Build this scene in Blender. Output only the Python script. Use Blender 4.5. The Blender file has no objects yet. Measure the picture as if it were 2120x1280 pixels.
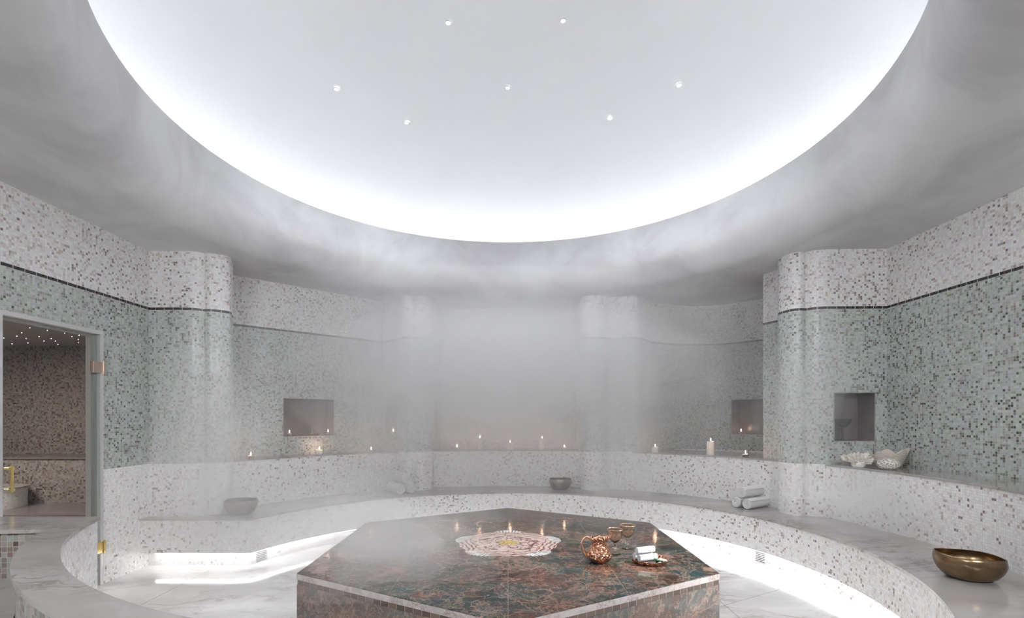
import bpy, bmesh, math, random
from math import pi, sin, cos, sqrt, atan2, radians
from mathutils import Vector, Matrix, noise as mnoise
random.seed(7)
S = bpy.context.scene
COL = S.collection
EYE = 1.53
CX, CY = 0.0, 4.14            # centre of the round room
SEAT = 0.51; SHELF = 1.06; CEIL = 3.295; RINGZ = 3.98
RB, RS, RR = 2.80, 3.46, 2.745

# ------------------------------------------------------------------ node helpers
class NT:
    def __init__(s, name, kind='mat'):
        s.m = bpy.data.materials.new(name); s.m.use_nodes = True
        s.t = s.m.node_tree; s.t.nodes.clear()
        s.out = s.t.nodes.new('ShaderNodeOutputMaterial')
    def n(s, typ, **kw):
        nd = s.t.nodes.new(typ)
        for k, v in kw.items(): setattr(nd, k, v)
        return nd
    def link(s, a, b): s.t.links.new(a, b)
    def put(s, sock, v):
        if hasattr(v, 'links') or hasattr(v, 'is_output'): s.link(v, sock)
        elif isinstance(v, (tuple, list)):
            sock.default_value = tuple(v) + (1,) if len(v) == 3 and sock.type == 'RGBA' else tuple(v)
        else: sock.default_value = v
    def math(s, op, a, b=None, c=None, clamp=False):
        nd = s.n('ShaderNodeMath', operation=op); nd.use_clamp = clamp
        s.put(nd.inputs[0], a)
        if b is not None: s.put(nd.inputs[1], b)
        if c is not None: s.put(nd.inputs[2], c)
        return nd.outputs[0]
    def vmath(s, op, a, b=None, scale=None):
        nd = s.n('ShaderNodeVectorMath', operation=op)
        s.put(nd.inputs[0], a)
        if b is not None: s.put(nd.inputs[1], b)
        if scale is not None: s.put(nd.inputs[3], scale)
        return nd.outputs['Value'] if op in ('LENGTH', 'DISTANCE', 'DOT_PRODUCT') else nd.outputs[0]
    def mix(s, f, a, b, mode='MIX'):
        nd = s.n('ShaderNodeMix', data_type='RGBA', blend_type=mode)
        s.put(nd.inputs[0], f); s.put(nd.inputs[6], a); s.put(nd.inputs[7], b)
        return nd.outputs[2]
    def ramp(s, f, stops, interp='LINEAR'):
        nd = s.n('ShaderNodeValToRGB'); cr = nd.color_ramp; cr.interpolation = interp
        while len(cr.elements) < len(stops): cr.elements.new(0.5)
        for e, (p, c) in zip(cr.elements, stops):
            e.position = p; e.color = tuple(c) + (1,) if len(c) == 3 else c
        s.put(nd.inputs[0], f); return nd.outputs[0]
    def noise(s, vec, scale, detail=3, rough=.5, dist=0, dim='3D'):
        nd = s.n('ShaderNodeTexNoise', noise_dimensions=dim)
        if vec is not None: s.link(vec, nd.inputs['Vector'])
        nd.inputs['Scale'].default_value = scale; nd.inputs['Detail'].default_value = detail
        nd.inputs['Roughness'].default_value = rough; nd.inputs['Distortion'].default_value = dist
        return nd
    def voro(s, vec, scale, feature='F1', rnd=1):
        nd = s.n('ShaderNodeTexVoronoi', feature=feature)
        s.link(vec, nd.inputs['Vector']); nd.inputs['Scale'].default_value = scale
        nd.inputs['Randomness'].default_value = rnd
        return nd
    def smooth(s, v, a, b):
        nd = s.n('ShaderNodeMapRange', interpolation_type='SMOOTHSTEP')
        s.put(nd.inputs[0], v); nd.inputs[1].default_value = a; nd.inputs[2].default_value = b
        return nd.outputs[0]
    def sep(s, v):
        nd = s.n('ShaderNodeSeparateXYZ'); s.link(v, nd.inputs[0]); return nd.outputs
    def comb(s, x, y, z=0.0):
        nd = s.n('ShaderNodeCombineXYZ')
        for i, v in enumerate((x, y, z)): s.put(nd.inputs[i], v)
        return nd.outputs[0]
    def bsdf(s, color=(.8, .8, .8), rough=.5, metal=0.0, spec=.5, bump=None, bstr=.3, bdist=.002, **kw):
        b = s.n('ShaderNodeBsdfPrincipled')
        s.put(b.inputs['Base Color'], color); s.put(b.inputs['Roughness'], rough)
        s.put(b.inputs['Metallic'], metal); b.inputs['Specular IOR Level'].default_value = spec
        for k, v in kw.items(): s.put(b.inputs[k], v)
        if bump is not None:
            bn = s.n('ShaderNodeBump'); bn.inputs['Strength'].default_value = bstr
            bn.inputs['Distance'].default_value = bdist
            s.link(bump, bn.inputs['Height']); s.link(bn.outputs[0], b.inputs['Normal'])
        s.link(b.outputs[0], s.out.inputs[0]); return b
    def uv(s): return s.n('ShaderNodeUVMap').outputs[0]
    def obj(s): return s.n('ShaderNodeTexCoord').outputs['Object']
    def geo(s): return s.n('ShaderNodeNewGeometry').outputs['Position']

def simple(name, color, rough=.5, metal=0.0, **kw):
    t = NT(name); t.bsdf(color, rough, metal, **kw); return t.m

WHITE = [(0, (.84, .83, .825)), (.50, (.79, .78, .775)), (.72, (.72, .705, .695)), (.87, (.60, .57, .555)), (.945, (.40, .36, .33)), (.985, (.22, .19, .175))]
PINK = [(0, (.75, .74, .74)), (.45, (.69, .675, .672)), (.68, (.59, .57, .562)), (.85, (.46, .43, .415)), (.945, (.31, .275, .26)), (.985, (.19, .16, .15))]
GREEN = [(0, (.50, .52, .50)), (.40, (.42, .44, .42)), (.64, (.33, .348, .325)), (.82, (.225, .238, .215)), (.93, (.13, .137, .118)), (.98, (.08, .08, .066))]
BROWN = [(0, (.33, .29, .275)), (.4, (.26, .225, .21)), (.65, (.19, .16, .15)), (.85, (.11, .09, .085)), (.95, (.06, .05, .045))]

def mosaic(name, zoned=False, ramp=None, pitch=.0208, swing=.15):
    t = NT(name); uv = t.uv()
    sc = t.vmath('SCALE', uv, scale=1 / pitch)
    cell = t.vmath('FLOOR', sc); fr = t.vmath('FRACTION', sc)
    wn = t.n('ShaderNodeTexWhiteNoise', noise_dimensions='2D'); t.link(cell, wn.inputs[0])
    big = t.noise(uv, 1.6, 4, .6, dim='2D').outputs[0]
    r = t.math('ADD', wn.outputs[0], t.math('MULTIPLY', t.math('SUBTRACT', big, .5), swing * 2), clamp=True)
    c = t.ramp(r, ramp or WHITE, 'CONSTANT')
    x, y, z = t.sep(uv)
    if zoned:
        g = t.ramp(r, GREEN, 'CONSTANT'); p = t.ramp(r, PINK, 'CONSTANT')
        c = t.mix(t.math('GREATER_THAN', y, SHELF), c, g)
        c = t.mix(t.math('GREATER_THAN', y, 2.70), c, p)
    hue = t.mix(.10, c, wn.outputs[1], 'OVERLAY')
    # small variation inside each stone
    v = t.noise(uv, 160, 2, .5, dim='2D').outputs[0]
    hue = t.mix(.35, hue, t.ramp(v, [(.3, (.75, .75, .75)), (.7, (1.15, 1.15, 1.15))]), 'MULTIPLY')
    fx, fy, fz = t.sep(fr)
    ex = t.math('ABSOLUTE', t.math('SUBTRACT', fx, .5)); ey = t.math('ABSOLUTE', t.math('SUBTRACT', fy, .5))
    e = t.math('MAXIMUM', ex, ey)
    grout = t.smooth(e, .43, .47)
    gc = (.60, .595, .59) if ramp is None else ((.24, .22, .21) if ramp is BROWN else (.42, .40, .38))
    gg = t.mix(t.math('MULTIPLY', t.math('GREATER_THAN', y, SHELF), t.math('LESS_THAN', y, 2.70)), gc, (.50, .51, .50)) if zoned else gc
    c = t.mix(grout, hue, gg)
    rough = t.math('ADD', t.math('MULTIPLY', wn.outputs[0], .25), .22)
    if zoned:   # the row of long dark tiles
        band = t.math('MULTIPLY', t.math('GREATER_THAN', y, 2.672), t.math('LESS_THAN', y, 2.704))
        u2 = t.math('FRACT', t.math('DIVIDE', x, .094))
        joint = t.math('GREATER_THAN', t.math('ABSOLUTE', t.math('SUBTRACT', u2, .5)), .475)
        hj = t.math('GREATER_THAN', t.math('ABSOLUTE', t.math('SUBTRACT', y, 2.688)), .0125)
        bc = t.mix(t.math('MAXIMUM', joint, hj), (.035, .028, .026), (.55, .54, .53))
        c = t.mix(band, c, bc)
    h = t.math('SUBTRACT', 1, grout)
    t.bsdf(c, rough, bump=h, bstr=.35, bdist=.0015)
    return t.m

def grey_marble(name, base, vein, rough=.12, scale=1.0, seams=None, amount=.8):
    t = NT(name); p = t.geo()
    w = t.noise(p, 1.1 * scale, 4, .6)
    q = t.vmath('ADD', p, t.vmath('SCALE', w.outputs[1], scale=.9))
    st = t.n('ShaderNodeMapping'); t.link(q, st.inputs[0])
    st.inputs['Rotation'].default_value = (0, 0, .5); st.inputs['Scale'].default_value = (1.0, 3.6, 1.5)
    n1 = t.noise(st.outputs[0], 1.3 * scale, 9, .62, .3).outputs[0]
    v1 = t.smooth(t.math('ABSOLUTE', t.math('SUBTRACT', n1, .5)), .055, .0)
    n2 = t.noise(st.outputs[0], 3.0 * scale, 6, .6).outputs[0]
    v2 = t.smooth(t.math('ABSOLUTE', t.math('SUBTRACT', n2, .48)), .03, .0)
    brk = t.smooth(t.noise(p, 1.4 * scale, 2).outputs[0], .42, .66)
    f = t.math('MULTIPLY', t.math('ADD', t.math('MULTIPLY', v1, .8), t.math('MULTIPLY', v2, .35)), t.math('MULTIPLY', brk, amount), clamp=True)
    cl = t.noise(st.outputs[0], .8 * scale, 5, .55).outputs[0]
    b2 = tuple(c * .78 for c in base)
    c = t.mix(t.smooth(cl, .35, .7), base, b2)
    c = t.mix(f, c, vein)
    if seams:
        x, y, z = t.sep(p); m = None
        for (a, b, off, per) in seams:
            d = t.math('ADD', t.math('ADD', t.math('MULTIPLY', x, a), t.math('MULTIPLY', y, b)), off)
            fr = t.math('ABSOLUTE', t.math('SUBTRACT', t.math('FRACT', t.math('DIVIDE', d, per)), .5))
            k = t.math('LESS_THAN', fr, .0022 / per)
            m = k if m is None else t.math('MAXIMUM', m, k)
        c = t.mix(m, c, (.22, .20, .19))
    t.bsdf(c, rough, bump=n1, bstr=.02)
    return t.m

def rich_marble(name, light=0.0):
    t = NT(name); p = t.geo()
    w = t.noise(p, 2.2, 6, .65)
    q = t.vmath('ADD', p, t.vmath('SCALE', w.outputs[1], scale=.55))
    fog = t.noise(q, 2.3, 7, .62).outputs[0]
    base = t.ramp(fog, [(.32, (.008, .005, .005)), (.42, (.030, .018, .016)), (.48, (.060, .034, .027)), (.54, (.125, .075, .064)), (.60, (.070, .038, .026)), (.70, (.20, .125, .11))])
    tn = t.noise(t.vmath('ADD', q, (7.3, 2.1, 4.4)), 3.1, 5, .6).outputs[0]
    cells = t.voro(t.vmath('ADD', p, t.vmath('SCALE', w.outputs[1], scale=.22)), 6.5)
    pick = t.math('GREATER_THAN', t.sep(cells.outputs['Color'])[0], .62)
    teal = t.mix(t.sep(cells.outputs['Color'])[1], (.018, .055, .066), (.050, .066, .046))
    base = t.mix(t.math('MULTIPLY', t.smooth(tn, .42, .62), .85), base, teal)
    base = t.mix(t.math('MULTIPLY', pick, .45), base, teal)
    pk = t.noise(t.vmath('ADD', q, (1.3, 9.1, 2.4)), 2.0, 8, .7).outputs[0]
    base = t.mix(t.math('MULTIPLY', t.smooth(pk, .57, .66), .7), base, (.32, .23, .21))
    d1 = t.voro(t.vmath('ADD', p, t.vmath('SCALE', w.outputs[1], scale=.30)), 5.5, 'DISTANCE_TO_EDGE').outputs[0]
    d2 = t.voro(t.vmath('ADD', p, t.vmath('SCALE', w.outputs[1], scale=.25)), 17, 'DISTANCE_TO_EDGE').outputs[0]
    v = t.math('MULTIPLY', t.smooth(d1, .03, .0), t.math('MULTIPLY', t.smooth(pk, .42, .58), .7))
    v2 = t.math('MULTIPLY', t.smooth(d2, .06, .0), t.smooth(fog, .4, .6))
    f = t.math('MAXIMUM', v, t.math('MULTIPLY', v2, .55))
    rdg = t.noise(t.vmath('MULTIPLY', q, (1.0, 1.7, 1.3)), 4.2, 8, .68).outputs[0]
    f = t.math('MAXIMUM', f, t.math('MULTIPLY', t.smooth(t.math('ABSOLUTE', t.math('SUBTRACT', rdg, .5)), .022, .0), .7))
    c = t.mix(f, base, (.40, .29, .25))
    hi = t.noise(q, 14, 6, .7).outputs[0]
    c = t.mix(.55, c, t.ramp(hi, [(.35, (.45, .45, .45)), (.65, (1.6, 1.55, 1.5))]), 'MULTIPLY')
    if light: c = t.mix(light, c, (.50, .46, .44))
    x, y, z = t.sep(p)
    sx = t.math('LESS_THAN', t.math('ABSOLUTE', t.math('SUBTRACT', t.math('FRACT', t.math('DIVIDE', t.math('ADD', x, .35), .70)), .5)), .0025)
    c = t.mix(sx, c, (.28, .20, .16))
    hs = t.n('ShaderNodeHueSaturation'); hs.inputs['Saturation'].default_value = 1.35; hs.inputs['Value'].default_value = .85; t.link(c, hs.inputs['Color'])
    t.bsdf(hs.outputs[0], .11, spec=.38, bump=hi, bstr=.03)
    return t.m

def plaster(name, col, dark, scale=1.0, sw=.5, rough=.55):
    t = NT(name); p = t.geo()
    w = t.noise(p, .9 * scale, 3)
    q = t.vmath('ADD', p, t.vmath('SCALE', w.outputs[1], scale=.8))
    n1 = t.noise(q, 1.1 * scale, 8, .62, .6).outputs[0]
    n2 = t.noise(p, 45, 3, .6).outputs[0]
    c = t.mix(t.math('MULTIPLY', t.smooth(n1, .35, .68), sw), col, dark)
    t.bsdf(c, rough, bump=n2, bstr=.10, bdist=.003)
    return t.m

def emission(name, col, strength, sample=True):
    t = NT(name); e = t.n('ShaderNodeEmission'); e.inputs[0].default_value = tuple(col) + (1,)
    e.inputs[1].default_value = strength; t.link(e.outputs[0], t.out.inputs[0])
    if not sample: t.m.cycles.emission_sampling = 'NONE'
    return t.m

def led_tape(name, col, strength):
    """LED tape: gives light from its face only, its backing is opaque"""
    t = NT(name); e = t.n('ShaderNodeEmission'); e.inputs[0].default_value = tuple(col) + (1,); e.inputs[1].default_value = strength
    d = t.n('ShaderNodeBsdfDiffuse'); mx = t.n('ShaderNodeMixShader'); t.link(t.n('ShaderNodeNewGeometry').outputs['Backfacing'], mx.inputs[0])
    t.link(e.outputs[0], mx.inputs[1]); t.link(d.outputs[0], mx.inputs[2]); t.link(mx.outputs[0], t.out.inputs[0])
    t.m.cycles.emission_sampling = 'FRONT'
    return t.m
M = {}
M['wall'] = mosaic('wall_mosaic', zoned=True)
M['white_mosaic'] = mosaic('white_mosaic')
M['brown_mosaic'] = mosaic('brown_mosaic', ramp=BROWN)
M['big_mosaic'] = mosaic('grey_mosaic', ramp=[(0, (.36, .34, .32)), (.4, (.28, .26, .24)), (.7, (.2, .17, .15)), (.88, (.09, .075, .065))], pitch=.03)
M['marble'] = grey_marble('seat_marble', (.44, .415, .40), (.20, .175, .165), .10)
M['cap_marble'] = grey_marble('cap_marble', (.43, .405, .395), (.20, .17, .16), .16, 1.3)
M['floor_marble'] = grey_marble('floor_marble', (.80, .79, .78), (.36, .33, .31), .08, .9, seams=[(1, 0, .62, 1.6), (.5, -.866, .4, 1.5)])
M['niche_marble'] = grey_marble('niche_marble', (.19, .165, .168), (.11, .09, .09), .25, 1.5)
M['slab'] = rich_marble('exotic_marble')
M['slab_side'] = rich_marble('exotic_marble_side', .22)
M['slab_edge'] = grey_marble('slab_edge_marble', (.52, .47, .46), (.2, .14, .12), .2, 4)
M['plaster'] = plaster('ceiling_plaster', (.74, .74, .75), (.50, .49, .51), .8, .75)
M['dome'] = plaster('dome_plaster', (.88, .885, .90), (.85, .86, .88), 1, .4, .7)
M['dark_ceiling'] = plaster('dark_plaster', (.30, .27, .26), (.24, .21, .2), 1, .5)
M['frame'] = simple('frame_metal', (.60, .59, .59), .35, .3)
M['steel'] = simple('steel', (.55, .55, .56), .3, 1.0)
M['seal'] = simple('seal_strip', (.16, .14, .13), .6)
M['led'] = led_tape('led_cove', (.93, .96, 1.0), 16)
M['led_seat'] = emission('led_seat', (.98, .99, 1.0), 15)
M['lens'] = emission('downlight_lens', (1, 1, 1), 40, False)
M['star'] = emission('star_point', (1, .97, .92), 14, False)
M['flame'] = emission('flame', (1, .72, .45), 30, False)
def wax():
    t = NT('candle_wax'); t.bsdf((.86, .80, .70), .45, **{'Subsurface Weight': .15}); return t.m
M['wax'] = wax()
def hammered(name, col, rough, sc, st, dist=.003):
    t = NT(name); v = t.voro(t.obj(), sc).outputs[0]
    n = t.noise(t.obj(), sc * .35, 4).outputs[0]
    h = t.math('ADD', v, t.math('MULTIPLY', n, .6))
    c = t.mix(t.smooth(n, .35, .7), col, tuple(k * .62 for k in col))
    t.bsdf(c, rough, 1.0, bump=h, bstr=st, bdist=dist); return t.m
M['copper'] = hammered('hammered_copper', (.86, .45, .30), .13, 62, 1.0, .010)
M['copper_smooth'] = simple('smooth_copper', (.90, .55, .36), .2, 1.0)
M['bronze'] = hammered('brushed_bronze', (.31, .215, .125), .28, 22, .18)
M['pewter'] = hammered('grey_bronze', (.36, .32, .28), .28, 22, .15)
M['dark_metal'] = simple('dark_metal', (.07, .05, .045), .35, .8)
M['brass'] = simple('brass', (.78, .58, .24), .25, 1.0)
M['pale_brass'] = simple('pale_brass', (.66, .52, .44), .3, 1.0)
M['silver'] = simple('gilt_silver', (.72, .68, .52), .25, 1.0)
def towel():
    t = NT('terry_cloth'); n = t.noise(t.obj(), 420, 3, .7).outputs[0]
    t.bsdf((.70, .695, .70), .95, spec=.1, bump=n, bstr=.6, bdist=.003, **{'Sheen Weight': .3}); return t.m
M['towel'] = towel()
def glass(name, col, rough=0.0, ior=1.45):
    t = NT(name); t.bsdf(col, rough, **{'Transmission Weight': 1.0, 'IOR': ior}); return t.m
M['crystal'] = glass('crystal_glass', (1, .97, .96), .02)
M['amber'] = glass('amber_glass', (1, .86, .74), .0)
def pane():
    t = NT('door_glass'); tr = t.n('ShaderNodeBsdfTransparent'); tr.inputs[0].default_value = (.86, .87, .86, 1)
    g = t.n('ShaderNodeBsdfGlossy'); g.inputs['Roughness'].default_value = .0
    lw = t.n('ShaderNodeLayerWeight'); lw.inputs[0].default_value = .5
    mx = t.n('ShaderNodeMixShader'); t.link(t.math('MULTIPLY_ADD', t.math('POWER', lw.outputs[1], 4.0), .5, .03), mx.inputs[0])
    t.link(tr.outputs[0], mx.inputs[1]); t.link(g.outputs[0], mx.inputs[2]); t.link(mx.outputs[0], t.out.inputs[0])
    return t.m
M['pane'] = pane()
M['glass_edge'] = simple('glass_edge', (.42, .50, .47), .15)
def shellmat():
    t = NT('shell'); x, y, z = t.sep(t.obj())
    w = t.n('ShaderNodeTexWave', wave_type='BANDS', bands_direction='Z'); t.link(t.obj(), w.inputs[0])
    w.inputs['Scale'].default_value = 26; w.inputs['Distortion'].default_value = 6; w.inputs['Detail'].default_value = 3
    c = t.mix(w.outputs[1], (.52, .44, .37), (.78, .72, .65)); t.bsdf(c, .6, bump=w.outputs[1], bstr=.5, bdist=.006); return t.m
M['shell'] = shellmat()
M['coral'] = simple('coral', (.80, .75, .70), .8)
def brain():
    t = NT('porous_coral'); v = t.voro(t.obj(), 62).outputs[0]
    c = t.ramp(v, [(.22, (.16, .13, .115)), (.42, (.78, .74, .69))]); t.bsdf(c, .8, bump=v, bstr=1, bdist=.008); return t.m
M['brain'] = brain()
M['leaf'] = simple('leaf', (.02, .085, .035), .35)
M['petal'] = simple('petal', (.86, .90, .78), .6)
M['stem'] = simple('stem', (.05, .12, .03), .5)
def medallion():
    t = NT('inlay'); x, y, z = t.sep(t.obj())
    r = t.math('SQRT', t.math('ADD', t.math('MULTIPLY', x, x), t.math('MULTIPLY', y, y)))
    a = t.math('ARCTAN2', y, x)
    lob = t.math('COSINE', t.math('MULTIPLY', t.math('SUBTRACT', a, pi / 2), 5))
    rr = t.math('SUBTRACT', r, t.math('MULTIPLY', t.math('MULTIPLY', lob, r), .085))
    nz = t.noise(t.obj(), 13, 3).outputs[0]
    ph = t.math('ADD', t.math('MULTIPLY', rr, 150), t.math('MULTIPLY', nz, 14))
    arcs = t.smooth(t.math('SINE', ph), .35, .75)
    zone1 = t.smooth(rr, .27, .31)
    nv = t.voro(t.vmath('ADD', t.obj(), t.vmath('SCALE', t.noise(t.obj(), 9, 2).outputs[1], scale=.08)), 22, 'DISTANCE_TO_EDGE').outputs[0]
    curl = t.math('MULTIPLY', t.smooth(nv, .09, .03), t.smooth(t.noise(t.obj(), 7, 1).outputs[0], .40, .48))
    ringb = t.math('MULTIPLY', t.smooth(rr, .205, .22), t.smooth(rr, .245, .23))
    cream = (.50, .40, .36); red = (.15, .042, .03)
    c = t.mix(t.math('MULTIPLY', zone1, arcs), cream, red)
    c = t.mix(t.math('MULTIPLY', t.math('SUBTRACT', 1, zone1), t.math('MAXIMUM', curl, t.math('MULTIPLY', ringb, t.smooth(nz, .45, .55)))), c, red)
    core = t.math('MULTIPLY', t.smooth(rr, .10, .07), t.smooth(t.voro(t.obj(), 45).outputs[0], .3, .5))
    c = t.mix(core, c, (.42, .32, .08))
    # pale shell fans in the five lobes
    fan = t.math('MULTIPLY', t.smooth(r, .355, .375), t.smooth(lob, .1, .45))
    rays = t.smooth(t.math('SINE', t.math('MULTIPLY', a, 90)), .1, .7)
    fc = t.mix(t.math('MULTIPLY', rays, t.smooth(nz, .38, .5)), (.58, .57, .56), (.10, .10, .12))
    c = t.mix(fan, c, fc)
    t.bsdf(c, .2); return t.m
M['inlay'] = medallion()

# ------------------------------------------------------------------ mesh helpers
def new_obj(name, verts, faces, mat=None, parent=None, uvs=None, smooth=None, loc=None):
    me = bpy.data.meshes.new(name); me.from_pydata([tuple(v) for v in verts], [], faces)
    if uvs is not None:
        ul = me.uv_layers.new(name='UVMap')
        for lp in me.loops: ul.data[lp.index].uv = uvs[lp.vertex_index] if not callable(uvs) else uvs(lp)
    o = bpy.data.objects.new(name, me); COL.objects.link(o)
    if mat: me.materials.append(mat)
    if smooth is not None:
        me.shade_smooth()
        if smooth < 180: me.set_sharp_from_angle(angle=radians(smooth))
    if parent: o.parent = parent
    if loc: o.location = loc
    return o
def empty(name, loc=(0, 0, 0), rz=0):
    o = bpy.data.objects.new(name, None); COL.objects.link(o); o.empty_display_size = .1
    o.location = loc; o.rotation_euler = (0, 0, rz); return o
def tag(o, label=None, cat=None, group=None, kind=None):
    if label: o['label'] = label
    if cat: o['category'] = cat
    if group: o['group'] = group
    if kind: o['kind'] = kind
    return o
class B:
    """collects geometry, linked as one object"""
    def __init__(s): s.v = []; s.f = []; s.u = []
    def add(s, vs, fs, us=None):
        k = len(s.v); s.v += [tuple(v) for v in vs]; s.f += [tuple(i + k for i in f) for f in fs]
        s.u += us if us else [(0, 0)] * len(vs)
    def box(s, x0, x1, y0, y1, z0, z1, mat=None):
        vs = [(x, y, z) for x in (x0, x1) for y in (y0, y1) for z in (z0, z1)]
        if mat: vs = [mat @ Vector(v) for v in vs]
        s.add(vs, [(0, 1, 3, 2), (4, 6, 7, 5), (0, 4, 5, 1), (2, 3, 7, 6), (0, 2, 6, 4), (1, 5, 7, 3)])
        return s
    def lathe(s, prof, n=48, c=(0, 0, 0), fn=None, mat=None):
        vs = []; fs = []; m = len(prof)
        for i in range(n):
            a = 2 * pi * i / n
            for (r, z) in prof:
                rr, zz = (r, z) if fn is None else fn(r, z, a)
                vs.append((c[0] + rr * cos(a), c[1] + rr * sin(a), c[2] + zz))
        for i in range(n):
            j = (i + 1) % n
            for k in range(m - 1): fs.append((i * m + k, j * m + k, j * m + k + 1, i * m + k + 1))
        if mat: vs = [mat @ Vector(v) for v in vs]
        s.add(vs, fs); return s
    def tube(s, path, rad, n=10, flat=1.0, up=Vector((0, 0, 1))):
        P = [Vector(p) for p in path]; vs = []; fs = []
        R = rad if isinstance(rad, (list, tuple)) else [rad] * len(P)
        for i, p in enumerate(P):
            d = (P[min(i + 1, len(P) - 1)] - P[max(i - 1, 0)]).normalized()
            a = d.cross(up)
            a = a.normalized() if a.length > 1e-4 else d.cross(Vector((0, 1, 0))).normalized()
            b = a.cross(d)
            for k in range(n):
                t = 2 * pi * k / n; vs.append(p + a * cos(t) * R[i] * flat + b * sin(t) * R[i])
        for i in range(len(P) - 1):
            for k in range(n):
                l = (k + 1) % n; fs.append((i * n + k, i * n + l, (i + 1) * n + l, (i + 1) * n + k))
        fs.append(tuple(range(n))[::-1]); fs.append(tuple((len(P) - 1) * n + k for k in range(n)))
        s.add(vs, fs); return s
    def build(s, name, mat, parent=None, smooth=None, loc=None, uv=False):
        o = new_obj(name, s.v, s.f, mat, parent, s.u if uv else None, smooth, loc)
        if smooth is not None:
            bm = bmesh.new(); bm.from_mesh(o.data); bmesh.ops.recalc_face_normals(bm, faces=bm.faces); bm.to_mesh(o.data); bm.free()
        return o
def catmull(pts, n=6):
    P = [pts[0]] + list(pts) + [pts[-1]]; out = []
    for i in range(1, len(P) - 2):
        p0, p1, p2, p3 = (Vector(P[j]) for j in (i - 1, i, i + 1, i + 2))
        for k in range(n):
            t = k / n
            out.append(tuple(.5 * ((2 * p1) + (-p0 + p2) * t + (2 * p0 - 5 * p1 + 4 * p2 - p3) * t * t + (-p0 + 3 * p1 - 3 * p2 + p3) * t ** 3)))
    out.append(tuple(pts[-1])); return out
def arc(R, a0, a1, n, c=(CX, CY)):
    return [(c[0] + R * cos(a0 + (a1 - a0) * i / n), c[1] + R * sin(a0 + (a1 - a0) * i / n)) for i in range(n + 1)]
UOFF = [0.0]
def strip(name, pts, z0, z1, mat, parent=None, holes=(), smooth=35, back=0.0):
    """vertical wall along a plan polyline; holes = (u0, u1, z0, z1) in metres along it"""
    us = [0.0]
    for a, b in zip(pts, pts[1:]): us.append(us[-1] + math.dist(a, b))
    def at(u):
        for i in range(len(pts) - 1):
            if u <= us[i + 1] + 1e-9:
                k = (u - us[i]) / max(us[i + 1] - us[i], 1e-9)
                return (pts[i][0] + (pts[i + 1][0] - pts[i][0]) * k, pts[i][1] + (pts[i + 1][1] - pts[i][1]) * k)
        return pts[-1]
    U = sorted(set([round(u, 5) for u in us] + [round(h[i], 5) for h in holes for i in (0, 1)]))
    Z = sorted(set([z0, z1] + [h[i] for h in holes for i in (2, 3)]))
    off = UOFF[0]; UOFF[0] += us[-1]
    vs = []; uv = []
    for u in U:
        x, y = at(u)
        for z in Z: vs.append((x, y, z)); uv.append((u + off, z))
    m = len(Z); fs = []
    for i in range(len(U) - 1):
        for k in range(m - 1):
            uc, zc = (U[i] + U[i + 1]) / 2, (Z[k] + Z[k + 1]) / 2
            if any(h[0] < uc < h[1] and h[2] < zc < h[3] for h in holes): continue
            fs.append((i * m + k, (i + 1) * m + k, (i + 1) * m + k + 1, i * m + k + 1))
    o = new_obj(name, vs, fs, mat, parent, uv, smooth)
    return o, at
def ringface(name, inner, outer, z, mat, parent=None, thick=0.0, lip=0.0):
    """flat band between two polylines of equal length, with a slab thickness"""
    b = B(); n = len(inner)
    vs = [(x, y, z) for x, y in inner] + [(x, y, z) for x, y in outer]
    fs = [(i, i + 1, n + i + 1, n + i) for i in range(n - 1)]
    if thick:
        vs += [(x, y, z - thick) for x, y in inner] + [(x, y, z - thick) for x, y in outer]
        fs += [(2 * n + i, 3 * n + i, 3 * n + i + 1, 2 * n + i + 1) for i in range(n - 1)]
        fs += [(i, 2 * n + i, 2 * n + i + 1, i + 1) for i in range(n - 1)]
        fs += [(n + i, n + i + 1, 3 * n + i + 1, 3 * n + i) for i in range(n - 1)]
        fs += [(0, n, 3 * n, 2 * n), (n - 1, 3 * n - 1, 4 * n - 1, 2 * n - 1)]
    b.add(vs, fs, [(v[0], v[1]) for v in vs])
    return b.build(name, mat, parent, smooth=30, uv=True)

# ------------------------------------------------------------------ room shell
NZ0, NZ1 = 1.305, 1.80
def niche(at, u0, u1, z0, z1, depth, outward, parent, mat):
    a = Vector(at(u0)); b = Vector(at(u1)); d = (b - a).normalized(); nrm = Vector((d.y, -d.x))
    if nrm.dot(Vector(outward)) < 0: nrm = -nrm
    c, e = b + nrm * depth, a + nrm * depth
    vs = [(p.x, p.y, z) for z in (z0, z1) for p in (a, b, c, e)]
    fs = [(0, 1, 2, 3), (4, 7, 6, 5), (1, 5, 6, 2), (2, 6, 7, 3), (3, 7, 4, 0)]
    # thin pale trim round the mouth
    o = new_obj('niche', vs, fs, mat, parent)
    t = B(); up = Vector((0, 0, 1)); w = .008
    D = Vector((d.x, d.y, 0)); N = Vector((nrm.x, nrm.y, 0)); A = Vector((a.x, a.y, 0)); L = (b - a).length
    fm = Matrix(((D.x, N.x, 0, A.x), (D.y, N.y, 0, A.y), (0, 0, 1, 0), (0, 0, 0, 1)))
    t.box(-w, 0, -.004, .01, z0 - w, z1 + w, fm); t.box(L, L + w, -.004, .01, z0 - w, z1 + w, fm)
    t.box(0, L, -.004, .01, z0 - w, z0, fm); t.box(0, L, -.004, .01, z1, z1 + w, fm)
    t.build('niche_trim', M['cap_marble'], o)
    return o, nrm

LX, RX = -3.765, 3.92
DY0, DY1, DZ = 3.66, 4.615, 2.343
YF = -1.2
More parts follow.
